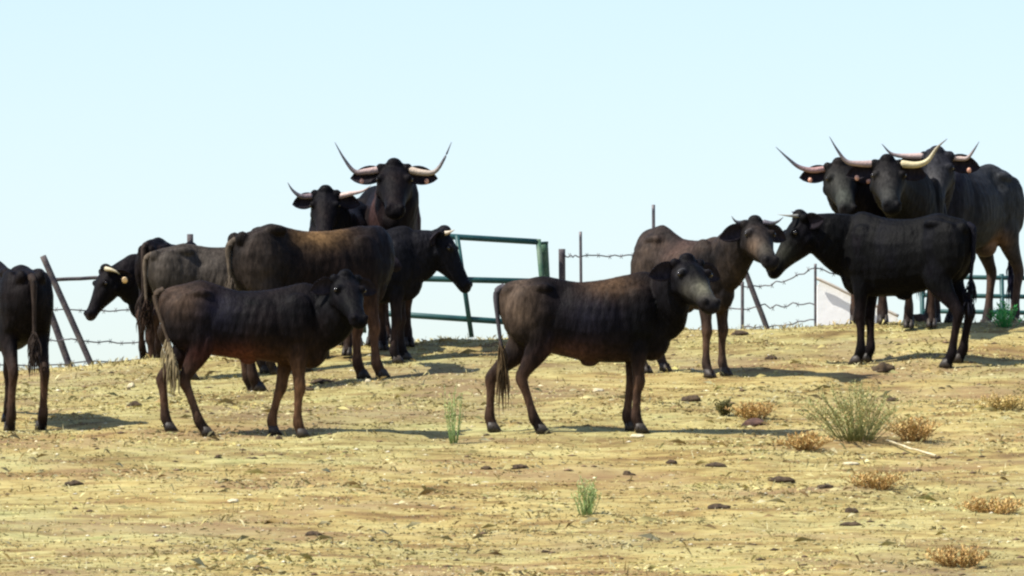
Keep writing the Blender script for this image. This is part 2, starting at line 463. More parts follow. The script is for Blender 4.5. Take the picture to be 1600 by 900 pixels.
BLACK = (0.012, 0.011, 0.014)
def build_cow(spec):
    S, ls, yaw = spec.get('S', 1.0), spec.get('ls', 1.0), R(spec['yaw'])
    Wd = spec.get('w', 0.9)
    belly = spec.get('belly', 0.0)
    hx, fx = -0.56 * S * ls, 0.38 * S * ls
    cy, sy = math.cos(yaw), math.sin(yaw)
    # ---- stance
    kind, ax_, ay_ = spec['at'][:3]
    if kind == 'Y':                                  # px, distance
        g = P(ax_, 500, ay_)
        g.z = tz(g.x, g.y)
        ox, oy = g.x, g.y
    else:
        g = ground_at(ax_, ay_)
        off = {'front': fx, 'hind': hx, 'mid': 0.0}[kind]
        ox, oy = g.x - cy * off, g.y - sy * off
    def w2(x, y): return ox + cy * x - sy * y, oy + sy * x + cy * y
    def gz(x, y):
        a_, b_ = w2(x, y); return tz(a_, b_)
    zh, zf = gz(hx, 0), gz(fx, 0)
    oz = (zh + zf) / 2 + spec.get('dz', 0.0)
    tilt = (zf - zh) / (fx - hx) * spec.get('tilt', 1.0)
    root = empty(spec['name'], (ox, oy, oz), yaw)
    tag(root, spec['label'], spec['cat'], spec.get('group', 'herd of cattle on the hilltop'))
    rot = Matrix.Rotation(-yaw, 3, 'Z')
    def to_local(v): return rot @ (Vector(v) - Vector((ox, oy, oz)))
    def zt(x): return tilt * x
    V, F = [], []
    # ---- torso
    def tshape(x, y):                                # x = up, y = side; bony ridge above, round belly below
        if x > 0:
            return x, y * (1 - 0.30 * x * x)
        return x, y * (1 + 0.05 * -x)
    T = catmull(TORSO, 2)
    C, A, B = [], [], []
    tp = spec.get('top', None)
    for x, a_, b_, hw in T:
        if tp: a_ += float(np.interp(x, tp[0], tp[1]))
        bb = b_ - belly * math.exp(-((x - 0.05) / 0.3) ** 2)
        C.append(Vector((x * S * ls, 0, (a_ + bb) / 2 * S + zt(x * S * ls))))
        A.append(Vector((0, 0, (a_ - bb) / 2 * S))); B.append(Vector((0, hw * S * Wd, 0)))
    loft(V, F, C, A, B, 20, tshape)
    tpv = float(np.interp(-.4, tp[0], tp[1])) * S if tp else 0
    # hips, pin bones, shoulders, thighs, brisket
    for s in (-1, 1):
        ellipsoid(V, F, (-0.39 * S * ls, s * 0.13 * S * Wd, 1.115 * S + tpv), (0.10 * S, 0.05 * S, 0.042 * S))
        ellipsoid(V, F, (-0.65 * S * ls, s * 0.075 * S * Wd, 1.07 * S), (0.06 * S, 0.045 * S, 0.06 * S))
        ellipsoid(V, F, (0.36 * S * ls, s * 0.13 * S * Wd, 0.90 * S), (0.15 * S, 0.08 * S, 0.23 * S))
        ellipsoid(V, F, (-0.50 * S * ls, s * 0.125 * S * Wd, 0.90 * S), (0.175 * S, 0.09 * S, 0.24 * S))
    ellipsoid(V, F, (0.46 * S * ls, 0, 0.72 * S + zt(.5)), (0.15 * S, 0.11 * S, 0.18 * S))
    if spec.get('udder'):
        ellipsoid(V, F, (-0.30 * S * ls, 0, 0.60 * S), (0.12 * S, 0.09 * S, 0.08 * S))
    if spec.get('navel', 1):
        ellipsoid(V, F, (-0.02 * S * ls, 0, (0.55 - belly) * S), (0.07 * S, 0.03 * S, 0.035 * S))
    # ---- legs
    feet = []
    fo = spec.get('feet', {})
    for key, bx, s, hind in (('hn', hx, -1, 1), ('hp', hx, 1, 1), ('fn', fx, -1, 0), ('fp', fx, 1, 0)):
        dx, dy = fo.get(key, (0, 0))
        y0 = s * (0.125 if hind else 0.105) * S * Wd
        X_, Y_ = bx + dx, y0 + dy
        zg = gz(X_, Y_) - oz + 0.004
        if hind:
            J = [(0.05, 1.02, .17, .07), (0.09, .86, .185, .085), (0.115, .72, .135, .075), (0.06, .60, .085, .055), (-0.025, .49, .052, .038),
                 (-0.065, .42, .046, .034), (-0.045, .33, .032, .027), (-0.02, .20, .029, .025), (-0.005, .115, .036, .032), (0.02, .065, .034, .030), (0.045, .02, .042, .036)]
        else:
            J = [(0.0, 1.0, .12, .05), (0.02, .84, .13, .075), (-0.01, .70, .095, .065), (-0.005, .58, .065, .05), (0.0, .47, .046, .038), (0.01, .38, .044, .038),
                 (0.0, .31, .032, .027), (-0.002, .20, .028, .025), (0.0, .115, .036, .032), (0.02, .065, .033, .030), (0.04, .02, .040, .036)]
        pts = []
        for jx, jz, ra, rb in J:
            w = max(0.0, 1 - jz / 0.95)
            w = w ** 0.85
            zz = jz * S
            zz = zz + (zg - 0.0) * (1 - min(1, jz / 0.85)) + zt(bx) * min(1, jz / 0.85)
            lwf = spec.get('lw', 1.0) * (1 + 0.28 * (1 - min(1, jz / 0.8)))
            pts.append((bx + jx * S + dx * w, y0 * (1.0 if jz < .8 else 0.9) + dy * w, zz, ra * S * lwf, rb * S * lwf))
        tube(V, F, pts, 3, 12, side=(1, 0, 0))
        feet.append((pts[-1][0], pts[-1][1], zg))
    # ---- head frame
    hpx, hpy, hdist = spec['head']
    poll_w = P(hpx, hpy, oy + hdist)
    pl = to_local(poll_w)
    nd = rot @ Vector(spec['nose']).normalized()
    HS = spec.get('HS', S)
    upg = rot @ Vector(spec.get('up', (0, 0, 1)))
    sd = nd.cross(upg).normalized() * -1            # left side of the animal
    up = nd.cross(sd).normalized() * -1
    if up.z < 0 and abs(up.z) > 0.5: up = -up
    sd = up.cross(nd).normalized()
    def hp(f, s, u): return pl + nd * (f * HS) + sd * (s * HS) + up * (u * HS)
    HW = spec.get('hw', 1.0)
    T = catmull(HEAD, 2)
    C = [hp(f, 0, (a_ + b_) / 2) for f, a_, b_, hw in T]
    A = [up * ((a_ - b_) / 2 * HS) for f, a_, b_, hw in T]
    B = [sd * (hw * HS * HW) for f, a_, b_, hw in T]
    loft(V, F, C, A, B, 14, lambda x, y: (x, y * (1 - 0.32 * max(0, -x) ** 1.5)))
    for s in (-1, 1):                                # brow, cheek, nostril wings, horn boss
        ellipsoid(V, F, hp(0.135, s * 0.088 * HW, 0.005), (0.032 * HS,) * 3)
        ellipsoid(V, F, hp(0.12, s * 0.07 * HW, -0.12), (0.06 * HS,) * 3)
        ellipsoid(V, F, hp(0.455, s * 0.04 * HW, -0.035), (0.03 * HS,) * 3)
        ellipsoid(V, F, hp(0.0, s * 0.085 * HW, 0.0), (0.038 * HS,) * 3)
    ellipsoid(V, F, hp(-0.02, 0, 0.02), (0.06 * HS, 0.06 * HS, 0.05 * HS))
    # ---- neck
    n0 = Vector((0.27 * S * ls, 0, 0.90 * S + zt(0.4)))
    n1 = Vector((0.52 * S * ls, 0, 0.94 * S + zt(0.5)))
    n3 = hp(0.03, 0, -0.08)
    mid = (n1 * 0.5 + n3 * 0.5) + Vector((0, 0, spec.get('arch', 0.03) * S)) + rot @ Vector(spec.get('bend', (0, 0, 0)))
    nt = spec.get('nt', 1.15)
    pts = [(*n0, 0.17 * S, 0.10 * S), (*n1, 0.215 * S * nt, 0.125 * S), (*mid, 0.175 * S * nt, 0.115 * S * nt), (*n3, 0.118 * HS, 0.10 * HS)]
    tube(V, F, pts, 5, 16, side=(0.0, 0.0, 1.0))
    # dewlap under the neck
    dl = (mid * .45 + n1 * .55) - Vector((0, 0, 0.16 * S))
    ellipsoid(V, F, dl, (0.11 * S, 0.045 * S, 0.08 * S))
    # ---- one continuous skin
    tmp = mesh_obj('tmp', V, F, M_COAT)
    md = tmp.modifiers.new('r', 'REMESH'); md.mode = 'VOXEL'; md.voxel_size = 0.012 * S; md.adaptivity = 0
    sm = tmp.modifiers.new('s', 'SMOOTH'); sm.factor = 0.5; sm.iterations = 5
    dg = bpy.context.evaluated_depsgraph_get()
    body_me = bpy.data.meshes.new_from_object(tmp.evaluated_get(dg))
    bpy.data.objects.remove(tmp)
    body_me.name = 'body'
    nvv = len(body_me.vertices)
    c_ = np.empty(nvv * 3, np.float32); body_me.vertices.foreach_get('co', c_); c_ = c_.reshape(-1, 3)
    # hollow of the flank, groove behind the shoulder, faint ribs, folds on the neck
    X_, Y_, Z_ = c_[:, 0] / (S * ls), c_[:, 1], (c_[:, 2] - zt(c_[:, 0])) / S
    sg = np.sign(Y_) * np.clip(np.abs(Y_) / (0.10 * S), 0, 1)
    d_ = -0.030 * np.exp(-(((X_ + 0.25) / 0.075) ** 2 + ((Z_ - 1.06) / 0.10) ** 2))
    d_ += -0.016 * np.exp(-(((X_ - 0.21 + 0.12 * (Z_ - .9)) / 0.03) ** 2 + ((Z_ - 0.85) / 0.25) ** 2))
    d_ += -0.014 * np.exp(-(((X_ + 0.33 - 0.35 * (Z_ - .8)) / 0.03) ** 2 + ((Z_ - 0.80) / 0.16) ** 2))
    win = np.exp(-(((X_ - 0.03) / 0.15) ** 4 + ((Z_ - 0.90) / 0.20) ** 4))
    d_ += 0.6 * spec.get('rib', 0.0035) * win * np.sin((X_ - 0.25 * (Z_ - .9)) * 2 * math.pi / 0.072)
    wn_ = np.clip((X_ - 0.50) / 0.1, 0, 1) * np.clip(1 - (X_ - 0.85) / 0.1, 0, 1)
    d_ += 0.002 * wn_ * np.sin((X_ * 0.9 + Z_ * 0.5) * 2 * math.pi / 0.085 + 1.5 * np.sin(Z_ * 14))
    d_ += 0.012 * fbm(X_ * 7 + spec.get('seed', 0), Z_ * 7 + 3 * np.sign(Y_), 61, 3)
    c_[:, 1] += sg * d_ * S
    body_me.vertices.foreach_set('co', c_.ravel()); body_me.update()
    # coat colour
    seed = spec.get('seed', 0)
    base = np.array(spec.get('coat', BLACK)); brown = np.array(spec.get('brown', (0.045, 0.026, 0.018)))
    x, y, z = c_[:, 0], c_[:, 1], c_[:, 2]
    n_a = fbm(x * 3.1 + 5 + seed, z * 2.6 + y * 2.2 + seed * 3, 5 + seed) * 2
    n_b = fbm(x * 9 + seed, z * 7 + y * 8, 25 + seed) * 2
    hg_ = z - zt(x)
    f = np.clip(0.25 + 0.9 * n_a + 0.35 * n_b, 0, 1) * spec.get('bf', 0.55)
    colv = base[None] * (1 - f[:, None]) + brown[None] * f[:, None]
    colv = colv * (1 + 0.5 * n_b[:, None]) * spec.get('cm', 0.29)
    lf = (np.clip((0.62 * S - hg_) / (0.3 * S), 0, 1) * np.clip((hg_ - 0.02) / (0.22 * S), 0.15, 1) * spec.get('legbrown', 0.6) * np.clip(1 + n_b, .4, 1.3))[:, None]
    colv = colv * (1 - lf) + np.array(spec.get('legcol', (0.075, 0.042, 0.026)))[None] * lf
    for cx, cz, rx, rz, pc, st in spec.get('patches', []):
        d = np.exp(-(((x / (S * ls) - cx) / rx) ** 2 + ((hg_ / S - cz) / rz) ** 2))
        d = np.clip(d * (1 + 0.9 * n_b) * st, 0, 1)[:, None]
        colv = colv * (1 - d) + np.array(pc)[None] * d
    for fc, scx, ucx, rr, pc, st in spec.get('hpatch', []) + [(.475, .042, -.035, .017, (.006, .005, .006), 1.1), (.475, -.042, -.035, .017, (.006, .005, .006), 1.1)]:
        q = hp(fc, scx, ucx)
        d = np.exp(-(((c_ - np.array(q)[None]) ** 2).sum(1)) / (rr * HS) ** 2)
        d = np.clip(d * (1 + 0.5 * n_b) * st, 0, 1)[:, None]
        colv = colv * (1 - d) + np.array(pc)[None] * d
    colv = np.clip(colv, 0.003, 1)
    for a_ in list(body_me.color_attributes): body_me.color_attributes.remove(a_)
    set_tint(body_me, colv, 'coat')
    body_me.polygons.foreach_set('use_smooth', [True] * len(body_me.polygons))
    body_me.materials.clear(); body_me.materials.append(M_COAT)
    bo = bpy.data.objects.new('body', body_me); COL.objects.link(bo); bo.parent = root
    # ---- hooves: two claws each
    for fx_, fy_, fz_ in feet:
        HV, HF = [], []
        for s in (-1, 1):
            c0 = Vector((fx_ - 0.012 * S, fy_ + s * 0.02 * S, fz_))
            C = [c0 + Vector((0, 0, 0.07 * S)), c0 + Vector((0.012 * S, 0, 0.035 * S)), c0 + Vector((0.025 * S, 0, 0.0))]
            A = [Vector((0.034 * S, 0, 0)), Vector((0.046 * S, 0, 0)), Vector((0.058 * S, 0, 0))]
            B = [Vector((0, 0.018 * S, 0)), Vector((0, 0.022 * S, 0)), Vector((0, 0.024 * S, 0))]
            loft(HV, HF, C, A, B, 10)
        mesh_obj('hoof', HV, HF, M_HOOF, root)
    # ---- ears
    ed = spec.get('ear', (-0.02, 1.0, -0.12))       # direction in head axes: forward, side, up
    el = spec.get('earlen', 0.19)
    for s in (-1, 1):
        e0 = hp(0.02, s * 0.085, -0.035)
        dvec = (nd * ed[0] + sd * (s * ed[1]) + up * ed[2]).normalized()
        nrm = (nd * 0.75 + up * 0.5); nrm = (nrm - dvec * nrm.dot(dvec)).normalized()
        wv = dvec.cross(nrm).normalized()
        EV, EF = [], []
        n_, mrow = 9, 7
        for side_ in (0, 1):
            for i in range(n_):
                t = i / (n_ - 1)
                wid = 0.066 * math.sin(math.pi * min(1, 0.16 + 0.84 * t)) ** 0.75 * HS + 0.002
                for j in range(mrow):
                    q = (j / (mrow - 1)) * 2 - 1
                    cup = (q * q * 0.45 - 0.25) * wid
                    EV.append(e0 + dvec * (t * el * HS) + wv * (q * wid) + nrm * (cup - side_ * 0.008 * HS) - Vector((0, 0, 0.02 * t * t * HS)))
        for side_ in (0, 1):
            o_ = side_ * n_ * mrow
            for i in range(n_ - 1):
                for j in range(mrow - 1):
                    q_ = (o_ + i * mrow + j, o_ + i * mrow + j + 1, o_ + (i + 1) * mrow + j + 1, o_ + (i + 1) * mrow + j)
                    EF.append(q_ if side_ == 0 else q_[::-1])
        k = n_ * mrow
        for i in range(n_ - 1):
            for j in (0, mrow - 1):
                q_ = (i * mrow + j, (i + 1) * mrow + j, k + (i + 1) * mrow + j, k + i * mrow + j)
                EF.append(q_ if j == 0 else q_[::-1])
        for j in range(mrow - 1):
            i = n_ - 1
            EF.append((i * mrow + j, i * mrow + j + 1, k + i * mrow + j + 1, k + i * mrow + j))
        eo = mesh_obj('ear', EV, EF, M_COAT, root)
        ec = np.array(spec.get('earcol', (0.016, 0.013, 0.016)))
        set_tint(eo.data, np.tile(ec, (len(EV), 1)), 'coat')
        if s in spec.get('tags', ()):
            tc_ = e0 + dvec * (el * 0.62 * HS) + nrm * 0.02 * HS - Vector((0, 0, 0.045 * HS))
            r_ = spec.get('tagr', 0.02)
            TV, TF = [], []
            C = [tc_, tc_ + nrm * 0.006]
            loft(TV, TF, C, [wv * r_ * 1.25] * 2, [dvec * r_] * 2, 12)
            mesh_obj('ear_tag', TV, TF, spec.get('tagmat', M_TAG), eo)
    # ---- eyes
    for s in (-1, 1):
        EV, EF = [], []
        ellipsoid(EV, EF, hp(0.137, s * 0.104 * HW, -0.004), (0.018 * HS,) * 3)
        mesh_obj('eye', EV, EF, M_EYE, root)
    # ---- horns: (side, up-in-world, depth towards camera) steps from the poll, or head-axis steps
    for hs in spec.get('horns', []):
        HV, HF = [], []
        pts = [pl + rot @ Vector((a_, b_, c2)) for a_, b_, c2 in hs['pts']]
        r0 = hs.get('r', 0.034) * 0.86
        nn = len(pts) - 1
        Q = [(*p_, r0 * (1 - 0.93 * (i / nn) ** 1.15), r0 * (1 - 0.93 * (i / nn) ** 1.15)) for i, p_ in enumerate(pts)]
        tube(HV, HF, Q, 6, 10)
        ho = mesh_obj('horn', HV, HF, M_HORN, root)
        tot = nn * 6 + 1
        bc, tcol, tr = np.array(hs.get('base', (0.45, 0.34, 0.25))), np.array(hs.get('tip', (0.05, 0.05, 0.06))), hs.get('turn', 0.5)
        cc = np.zeros((len(HV), 3))
        for i in range(len(HV)):
            t = (i // 10) / (tot - 1) if i < tot * 10 else (0 if i == tot * 10 else 1)
            w = np.clip((t - tr + 0.22) / 0.44, 0, 1)
            cc[i] = bc * (1 - w) + tcol * w
        set_tint(ho.data, cc)
    # ---- tail
    tl = spec.get('tail', {})
    ex, ey, ez = tl.get('end', (-0.74, 0, 0.42))
    t0 = Vector((-0.67 * S * ls, 0, 1.13 * S + zt(-0.6)))
    t1 = Vector((-0.735 * S * ls, ey * 0.1, 1.08 * S + zt(-.6)))
    te = Vector((ex * S * ls, ey, ez * S))
    t2 = t1.lerp(te, 0.35); t2.x -= 0.01
    TV, TF = [], []
    tube(TV, TF, [(*t0, .034 * S, .034 * S), (*t1, .028 * S, .026 * S), (*t2, .017 * S, .017 * S), (*te, .012 * S, .012 * S)], 5, 8)
    to = mesh_obj('tail', TV, TF, M_COAT, root)
    tcv = np.array(tl.get('col', (0.03, 0.022, 0.018)))
    set_tint(to.data, np.tile(tcv, (len(TV), 1)), 'coat')
    TV, TF = [], []
    rr_ = random.Random(seed + 3)
    tuft = tl.get('tuft', 0.26) * S
    for k in range(64):
        q0 = t2.lerp(te, rr_.uniform(0.45, 1.0)) + Vector((rr_.uniform(-.012, .012), rr_.uniform(-.012, .012), 0))
        dn = Vector((rr_.uniform(-.045, .045), rr_.uniform(-.045, .045), -rr_.uniform(.5, 1) * tuft))
        tube(TV, TF, [(*q0, .005, .005), (*(q0 + dn * 0.5 + Vector((dn.x, dn.y, 0)) * .5), .0055, .0055), (*(q0 + dn), .001, .001)], 3, 4)
    tt = mesh_obj('tail_tuft', TV, TF, M_COAT, to)
    set_tint(tt.data, np.tile(np.array(tl.get('tcol', tl.get('col', (0.03, 0.022, 0.018)))), (len(TV), 1)), 'coat')
    return root

# px-per-metre shorthand for horn offsets given in metres from the poll: (right, away, up)
PALE, PINK, DARKH = (0.46, 0.40, 0.26), (0.36, 0.26, 0.23), (0.045, 0.045, 0.055)
GREYB = (0.022, 0.022, 0.023)
BR, TAN = (0.065, 0.036, 0.022), (0.16, 0.11, 0.065)
COWS = [
 dict(key='A', name='cow', cat='cow', label='dark cow seen from behind, cut off by the left edge of the picture',
      at=('hind', 42, 669), yaw=108, S=1.08, w=0.95, head=(0, 470, 1.25), nose=(-.5, .6, -.6), seed=1, bf=.6,
      feet=dict(hn=(0, 0.0), hp=(0, -0.0)), coat=(0.016, 0.014, 0.016), tail=dict(end=(-.70, -.02, .5), tuft=.2)),
 dict(key='B', name='cow', cat='cow', label='black cow facing left with cream horn and pale ear tag near the leaning posts',
      at=('Y', 300, 72.6), yaw=178, S=1.0, head=(166, 424, -0.12), nose=(-.42, -.28, -.86), seed=2, HS=0.98, arch=0.0,
      tags=(1,), tagr=.028, ear=(-.5, .6, -.75), horns=[dict(pts=[(0.0, -.09, .02), (.05, -.13, .01), (.10, -.14, -.01), (.135, -.13, -.035)], r=.026, base=PALE, tip=(.3, .28, .15), turn=.9)],
      tilt=0.2, tail=dict(end=(-.74, 0, .5))),
 dict(key='C2', name='cow', cat='cow', label='black cow of which only the hips show above the grey-brown cow',
      at=('Y', 272, 70.6), yaw=68, S=0.92, w=.72, head=(330, 430, 1.0), nose=(.3, .8, -.5), seed=3),
 dict(key='C', name='cow', cat='cow', label='thin grey-brown cow with long hanging tail, directly behind the near left calf',
      at=('mid', 348, 588), yaw=14, S=0.97, ls=.96, head=(500, 420, 0.25), nose=(.8, .2, -.5), seed=4, bf=.9,
      coat=(0.045, 0.036, 0.028), brown=(0.10, 0.078, 0.06), cm=.5, tail=dict(end=(-.72, -.03, .52), col=(.09, .07, .05), tcol=(.025, .015, .01), tuft=.22),
      patches=[(-.35, 1.0, .4, .18, (.07, .06, .05), .7)], feet=dict(hn=(.19, 0), hp=(.12, 0), fn=(.05, 0), fp=(.0, 0))),
 dict(key='E', name='cow', cat='cow', label='brown cow with ochre patch on its back, its head hidden behind its shoulder',
      at=('mid', 492, 599), yaw=27, S=1.15, ls=.96, head=(592, 405, 0.95), nose=(-.15, .9, -.4), seed=5, bf=.75, HS=.95, earlen=.13, nt=1.0, arch=-0.04,
      top=([-.7, -.4, -.2, .2, .5], [0.0, .025, 0.0, -.04, -.09]), coat=(0.018, 0.015, 0.015),
      patches=[(.02, 1.13, .2, .1, (.12, .07, .03), .9), (-.55, .95, .16, .3, (.05, .038, .03), .7), (.35, .3, .3, .3, (.11, .055, .03), .7), (.72, 1.0, .28, .45, (.009, .009, .012), 1.2)],
      feet=dict(hn=(-.02, 0), hp=(.06, 0), fn=(.12, 0), fp=(.04, 0)), tail=dict(end=(-.72, -.03, .7), col=(.07, .055, .04), tuft=.25)),
 dict(key='G', name='cow', cat='cow', label='black cow with lowered head at the green gate, body behind the brown cow',
      at=('front', 622, 567), yaw=10, S=0.98, ls=.95, head=(693, 366, 0.1), nose=(.50, -.12, -.84), seed=15, bf=.15, HS=1.08, arch=0.0, nt=1.15, legbrown=.3,
      coat=(0.02, 0.02, 0.026), horns=[dict(pts=[(.0, -.07, .0), (.05, -.12, .01), (.10, -.14, .03)], r=.028, base=(.5, .42, .3), tip=(.4, .35, .25), turn=.9)],
      feet=dict(fn=(-.06, 0), fp=(.05, 0))),
 dict(key='F', name='steer', cat='steer', label='tallest animal of the left group, black steer facing the camera with long upturned horns',
      at=('front', 617, 549), yaw=-78, S=1.18, w=.93, head=(616, 263, -0.95), nose=(0.03, -.80, -.60), seed=6, nt=1.45, HS=1.25, bf=.6, hw=1.1,
      patches=[(.5, 1.15, .2, .25, (.06, .03, .025), .6)], ear=(-.15, 1, -.16), earlen=.23, tags=(1, -1), tagmat=M_TAGO,
      horns=[dict(pts=[(-.12, 0, -.01), (-.25, -.02, -.03), (-.35, -.03, -.03), (-.44, -.03, .08), (-.525, -.02, .23)], r=.040, base=PINK, tip=DARKH, turn=.45),
             dict(pts=[(.12, 0, -.01), (.25, -.02, -.04), (.36, -.03, -.03), (.44, -.03, .08), (.505, -.02, .23)], r=.040, base=(.46, .37, .28), tip=DARKH, turn=.5)]),
 dict(key='H', name='cow', cat='cow', label='horned black cow facing the camera, behind and left of the tallest steer',
      at=('front', 526, 562), yaw=-100, S=1.08, w=.9, head=(509, 303, -0.75), nose=(-.02, -.70, -.70), seed=7, nt=1.35, HS=1.08, hw=1.05, ear=(-.1, 1, -.28), earlen=.2,
      horns=[dict(pts=[(-.12, 0, -.02), (-.22, -.02, -.02), (-.29, -.02, .03), (-.335, -.02, .10)], r=.032, base=(.2, .14, .14), tip=DARKH, turn=.25),
             dict(pts=[(.12, 0, -.02), (.22, -.04, .0), (.32, -.05, .02), (.40, -.04, .07)], r=.032, base=(.45, .33, .28), tip=(.2, .15, .12), turn=.8)]),
 dict(key='D', name='calf', cat='calf', label='dark calf with pale tail and reddish belly, nearest animal of the left group',
      at=('mid', 392, 677), yaw=1, S=0.99, ls=1.03, head=(540, 436, -0.14), nose=(.26, -.74, -.62), seed=8, bf=.35, HS=1.04, hw=1.08, nt=1.25, belly=-.045, rib=.004, legbrown=.8, bend=(0.02, 0, -.05),
      top=([-.7, -.4, -.1, .2, .4], [-.03, 0, -.03, -.01, .0]), arch=-.02,
      patches=[(-.15, .60, .25, .10, (.085, .028, .018), .9), (-.55, 1.05, .2, .15, (.07, .045, .03), .7), (.3, .3, .3, .3, (.13, .065, .03), .7), (-.25, .95, .16, .16, (.006, .006, .012), .9)],
      feet=dict(hn=(.19, 0), hp=(-.11, 0), fn=(-.02, 0), fp=(-.25, 0)),
      tail=dict(end=(-.58, -.17, .58), col=(.05, .036, .025), tcol=(.20, .16, .09), tuft=.34), ear=(-.1, 1, -.3)),
 dict(key='I', name='calf', cat='calf', label='dark calf alone in the foreground centre, pale-muzzled face turned to the camera',
      at=('mid', 925, 676), yaw=2, S=1.02, ls=1.0, head=(1074, 412, -0.20), nose=(.36, -.76, -.56), seed=9, bf=.45, HS=1.14, hw=1.14, nt=1.2, rib=.0035, legbrown=.8,
      top=([-.7, -.4, -.1, .2, .5], [0, -.01, -.01, .02, .01]), belly=.01,
      patches=[(-.58, 1.0, .14, .25, (.075, .052, .036), .9), (.12, 1.12, .2, .10, (.065, .038, .02), .8), (-.15, .60, .22, .10, (.075, .036, .028), .9), (.0, .85, .2, .2, (.008, .008, .014), .7)],
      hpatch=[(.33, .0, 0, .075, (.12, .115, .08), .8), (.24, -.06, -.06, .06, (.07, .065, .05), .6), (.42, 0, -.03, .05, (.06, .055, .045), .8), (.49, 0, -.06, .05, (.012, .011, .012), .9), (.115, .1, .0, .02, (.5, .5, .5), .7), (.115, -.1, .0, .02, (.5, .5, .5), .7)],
      feet=dict(hn=(.13, 0), hp=(-.25, 0), fn=(-.05, 0), fp=(-.12, 0)), ear=(-.1, 1, -.25), earlen=.2,
      tail=dict(end=(-.68, -.06, .50), col=(.05, .045, .05), tcol=(.06, .04, .02), tuft=.42)),
 dict(key='J', name='cow', cat='cow', label='thin brown cow with small spread horns, nose to nose with the big black one',
      at=('front', 1116, 586), yaw=-47, S=1.01, ls=.80, w=.9, head=(1180, 351, -0.66), nose=(.25, -.78, -.56), seed=10, bf=.9, HS=1.1, hw=1.05, cm=.4,
      coat=(0.025, 0.022, 0.022), brown=(0.10, 0.07, 0.05), top=([-.7, -.4, -.1, .3], [.02, .03, -.03, -.05]),
      patches=[(-.45, 1.0, .2, .2, (.06, .043, .032), .8), (.0, 1.05, .25, .15, (.055, .034, .026), .7)],
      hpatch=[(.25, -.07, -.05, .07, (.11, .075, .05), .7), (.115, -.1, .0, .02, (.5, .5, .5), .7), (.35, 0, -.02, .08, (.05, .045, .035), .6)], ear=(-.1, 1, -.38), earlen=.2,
      horns=[dict(pts=[(-.07, 0, .02), (-.13, -.02, .015), (-.17, -.03, .03), (-.20, -.03, .07)], r=.028, base=(.08, .08, .08), tip=DARKH, turn=.2),
             dict(pts=[(.07, 0, .02), (.14, -.02, .01), (.19, -.03, .025), (.235, -.04, .06)], r=.028, base=(.08, .07, .09), tip=DARKH, turn=.2)]),
 dict(key='K', name='cow', cat='cow', label='solid black cow facing left in front of the horned steers, muzzle at the brown one',
      at=('mid', 1410, 568), yaw=153, S=1.07, ls=.85, head=(1250, 342, 0.15), nose=(-.55, -.18, -.80), seed=11, bf=.12, legbrown=.1, HS=1.12, nt=1.2,
      coat=(0.007, 0.007, 0.011), ear=(-.4, .8, -.2), bend=(0, 0, -.03),
      hpatch=[(.30, .0, -.05, .10, (.03, .03, .02), .8)],
      horns=[dict(pts=[(-.02, -.07, .02), (-.1, -.12, .02), (-.2, -.14, .03)], r=.02, base=(.25, .24, .2), tip=(.4, .4, .35), turn=.5),
             dict(pts=[(-.02, .05, .04), (-.05, .09, .06), (-.07, .12, .07)], r=.02, base=(.06, .06, .08), tip=DARKH, turn=.5)],
      feet=dict(hn=(.0, 0), hp=(.0, 0), fn=(.0, 0), fp=(.0, 0)), tail=dict(end=(-.69, .02, .5), col=(.008, .008, .012), tuft=.2)),
 dict(key='L', name='steer', cat='steer', label='grey-black steer facing the camera, leftmost of the three horned steers at right',
      at=('front', 1362, 509), yaw=-91, S=1.16, w=.85, head=(1312, 261, -0.95), nose=(.12, -.74, -.66), seed=12, nt=1.25, HS=1.2, hw=1.08, coat=GREYB, ear=(-.1, 1, -.22), earlen=.22,
      tags=(-1, 1), tagmat=M_TAGO, bend=(-.1, 0, 0),
      hpatch=[(.2, -.05, .02, .12, (.035, .035, .03), .7), (.35, -.03, 0, .08, (.05, .055, .045), .8)],
      horns=[dict(pts=[(-.12, 0, -.01), (-.25, -.02, -.03), (-.37, -.03, -.0), (-.47, -.03, .08), (-.575, -.02, .18)], r=.038, base=(.38, .22, .2), tip=DARKH, turn=.4),
             dict(pts=[(.12, .02, -.01), (.24, .05, .0), (.33, .08, -.0), (.38, .1, .06)], r=.038, base=PINK, tip=DARKH, turn=.5)]),
 dict(key='N', name='steer', cat='steer', label='large grey steer at the right edge showing its flank and hind legs',
      at=('Y', 1510, 70.6), yaw=-121, S=1.25, w=.9, head=(1464, 244, -1.35), nose=(-.08, -.76, -.62), seed=13, nt=1.3, HS=1.3, hw=1.05, coat=(0.06, 0.062, 0.066), brown=(0.08, 0.075, 0.07), bf=.5,
      ear=(-.1, 1, -.2), earlen=.22, tags=(1,), tagmat=M_TAGO, feet=dict(hn=(0, .0), hp=(0, 0)),
      patches=[(.7, 1.1, .42, .5, (.012, .012, .018), 1.3), (-.35, .9, .3, .3, (.035, .037, .038), .6), (-.30, .62, .1, .08, (.16, .09, .05), .9)], hpatch=[(.3, -.03, 0, .1, (.055, .052, .05), .7)],
      udder=1, tail=dict(end=(-.76, -.02, .35), col=(.02, .02, .04)),
      horns=[dict(pts=[(-.12, 0, .0), (-.28, .0, .0), (-.41, -.02, .02), (-.5, -.02, .11)], r=.038, base=(.42, .31, .27), tip=DARKH, turn=.6),
             dict(pts=[(.12, .02, -.01), (.2, .0, -.02), (.27, -.02, -.02), (.33, -.02, .05), (.38, -.02, .13)], r=.036, base=(.42, .32, .27), tip=DARKH, turn=.6)]),
 dict(key='M', name='steer', cat='steer', label='black steer facing the camera with one bright yellow horn, middle of three steers',
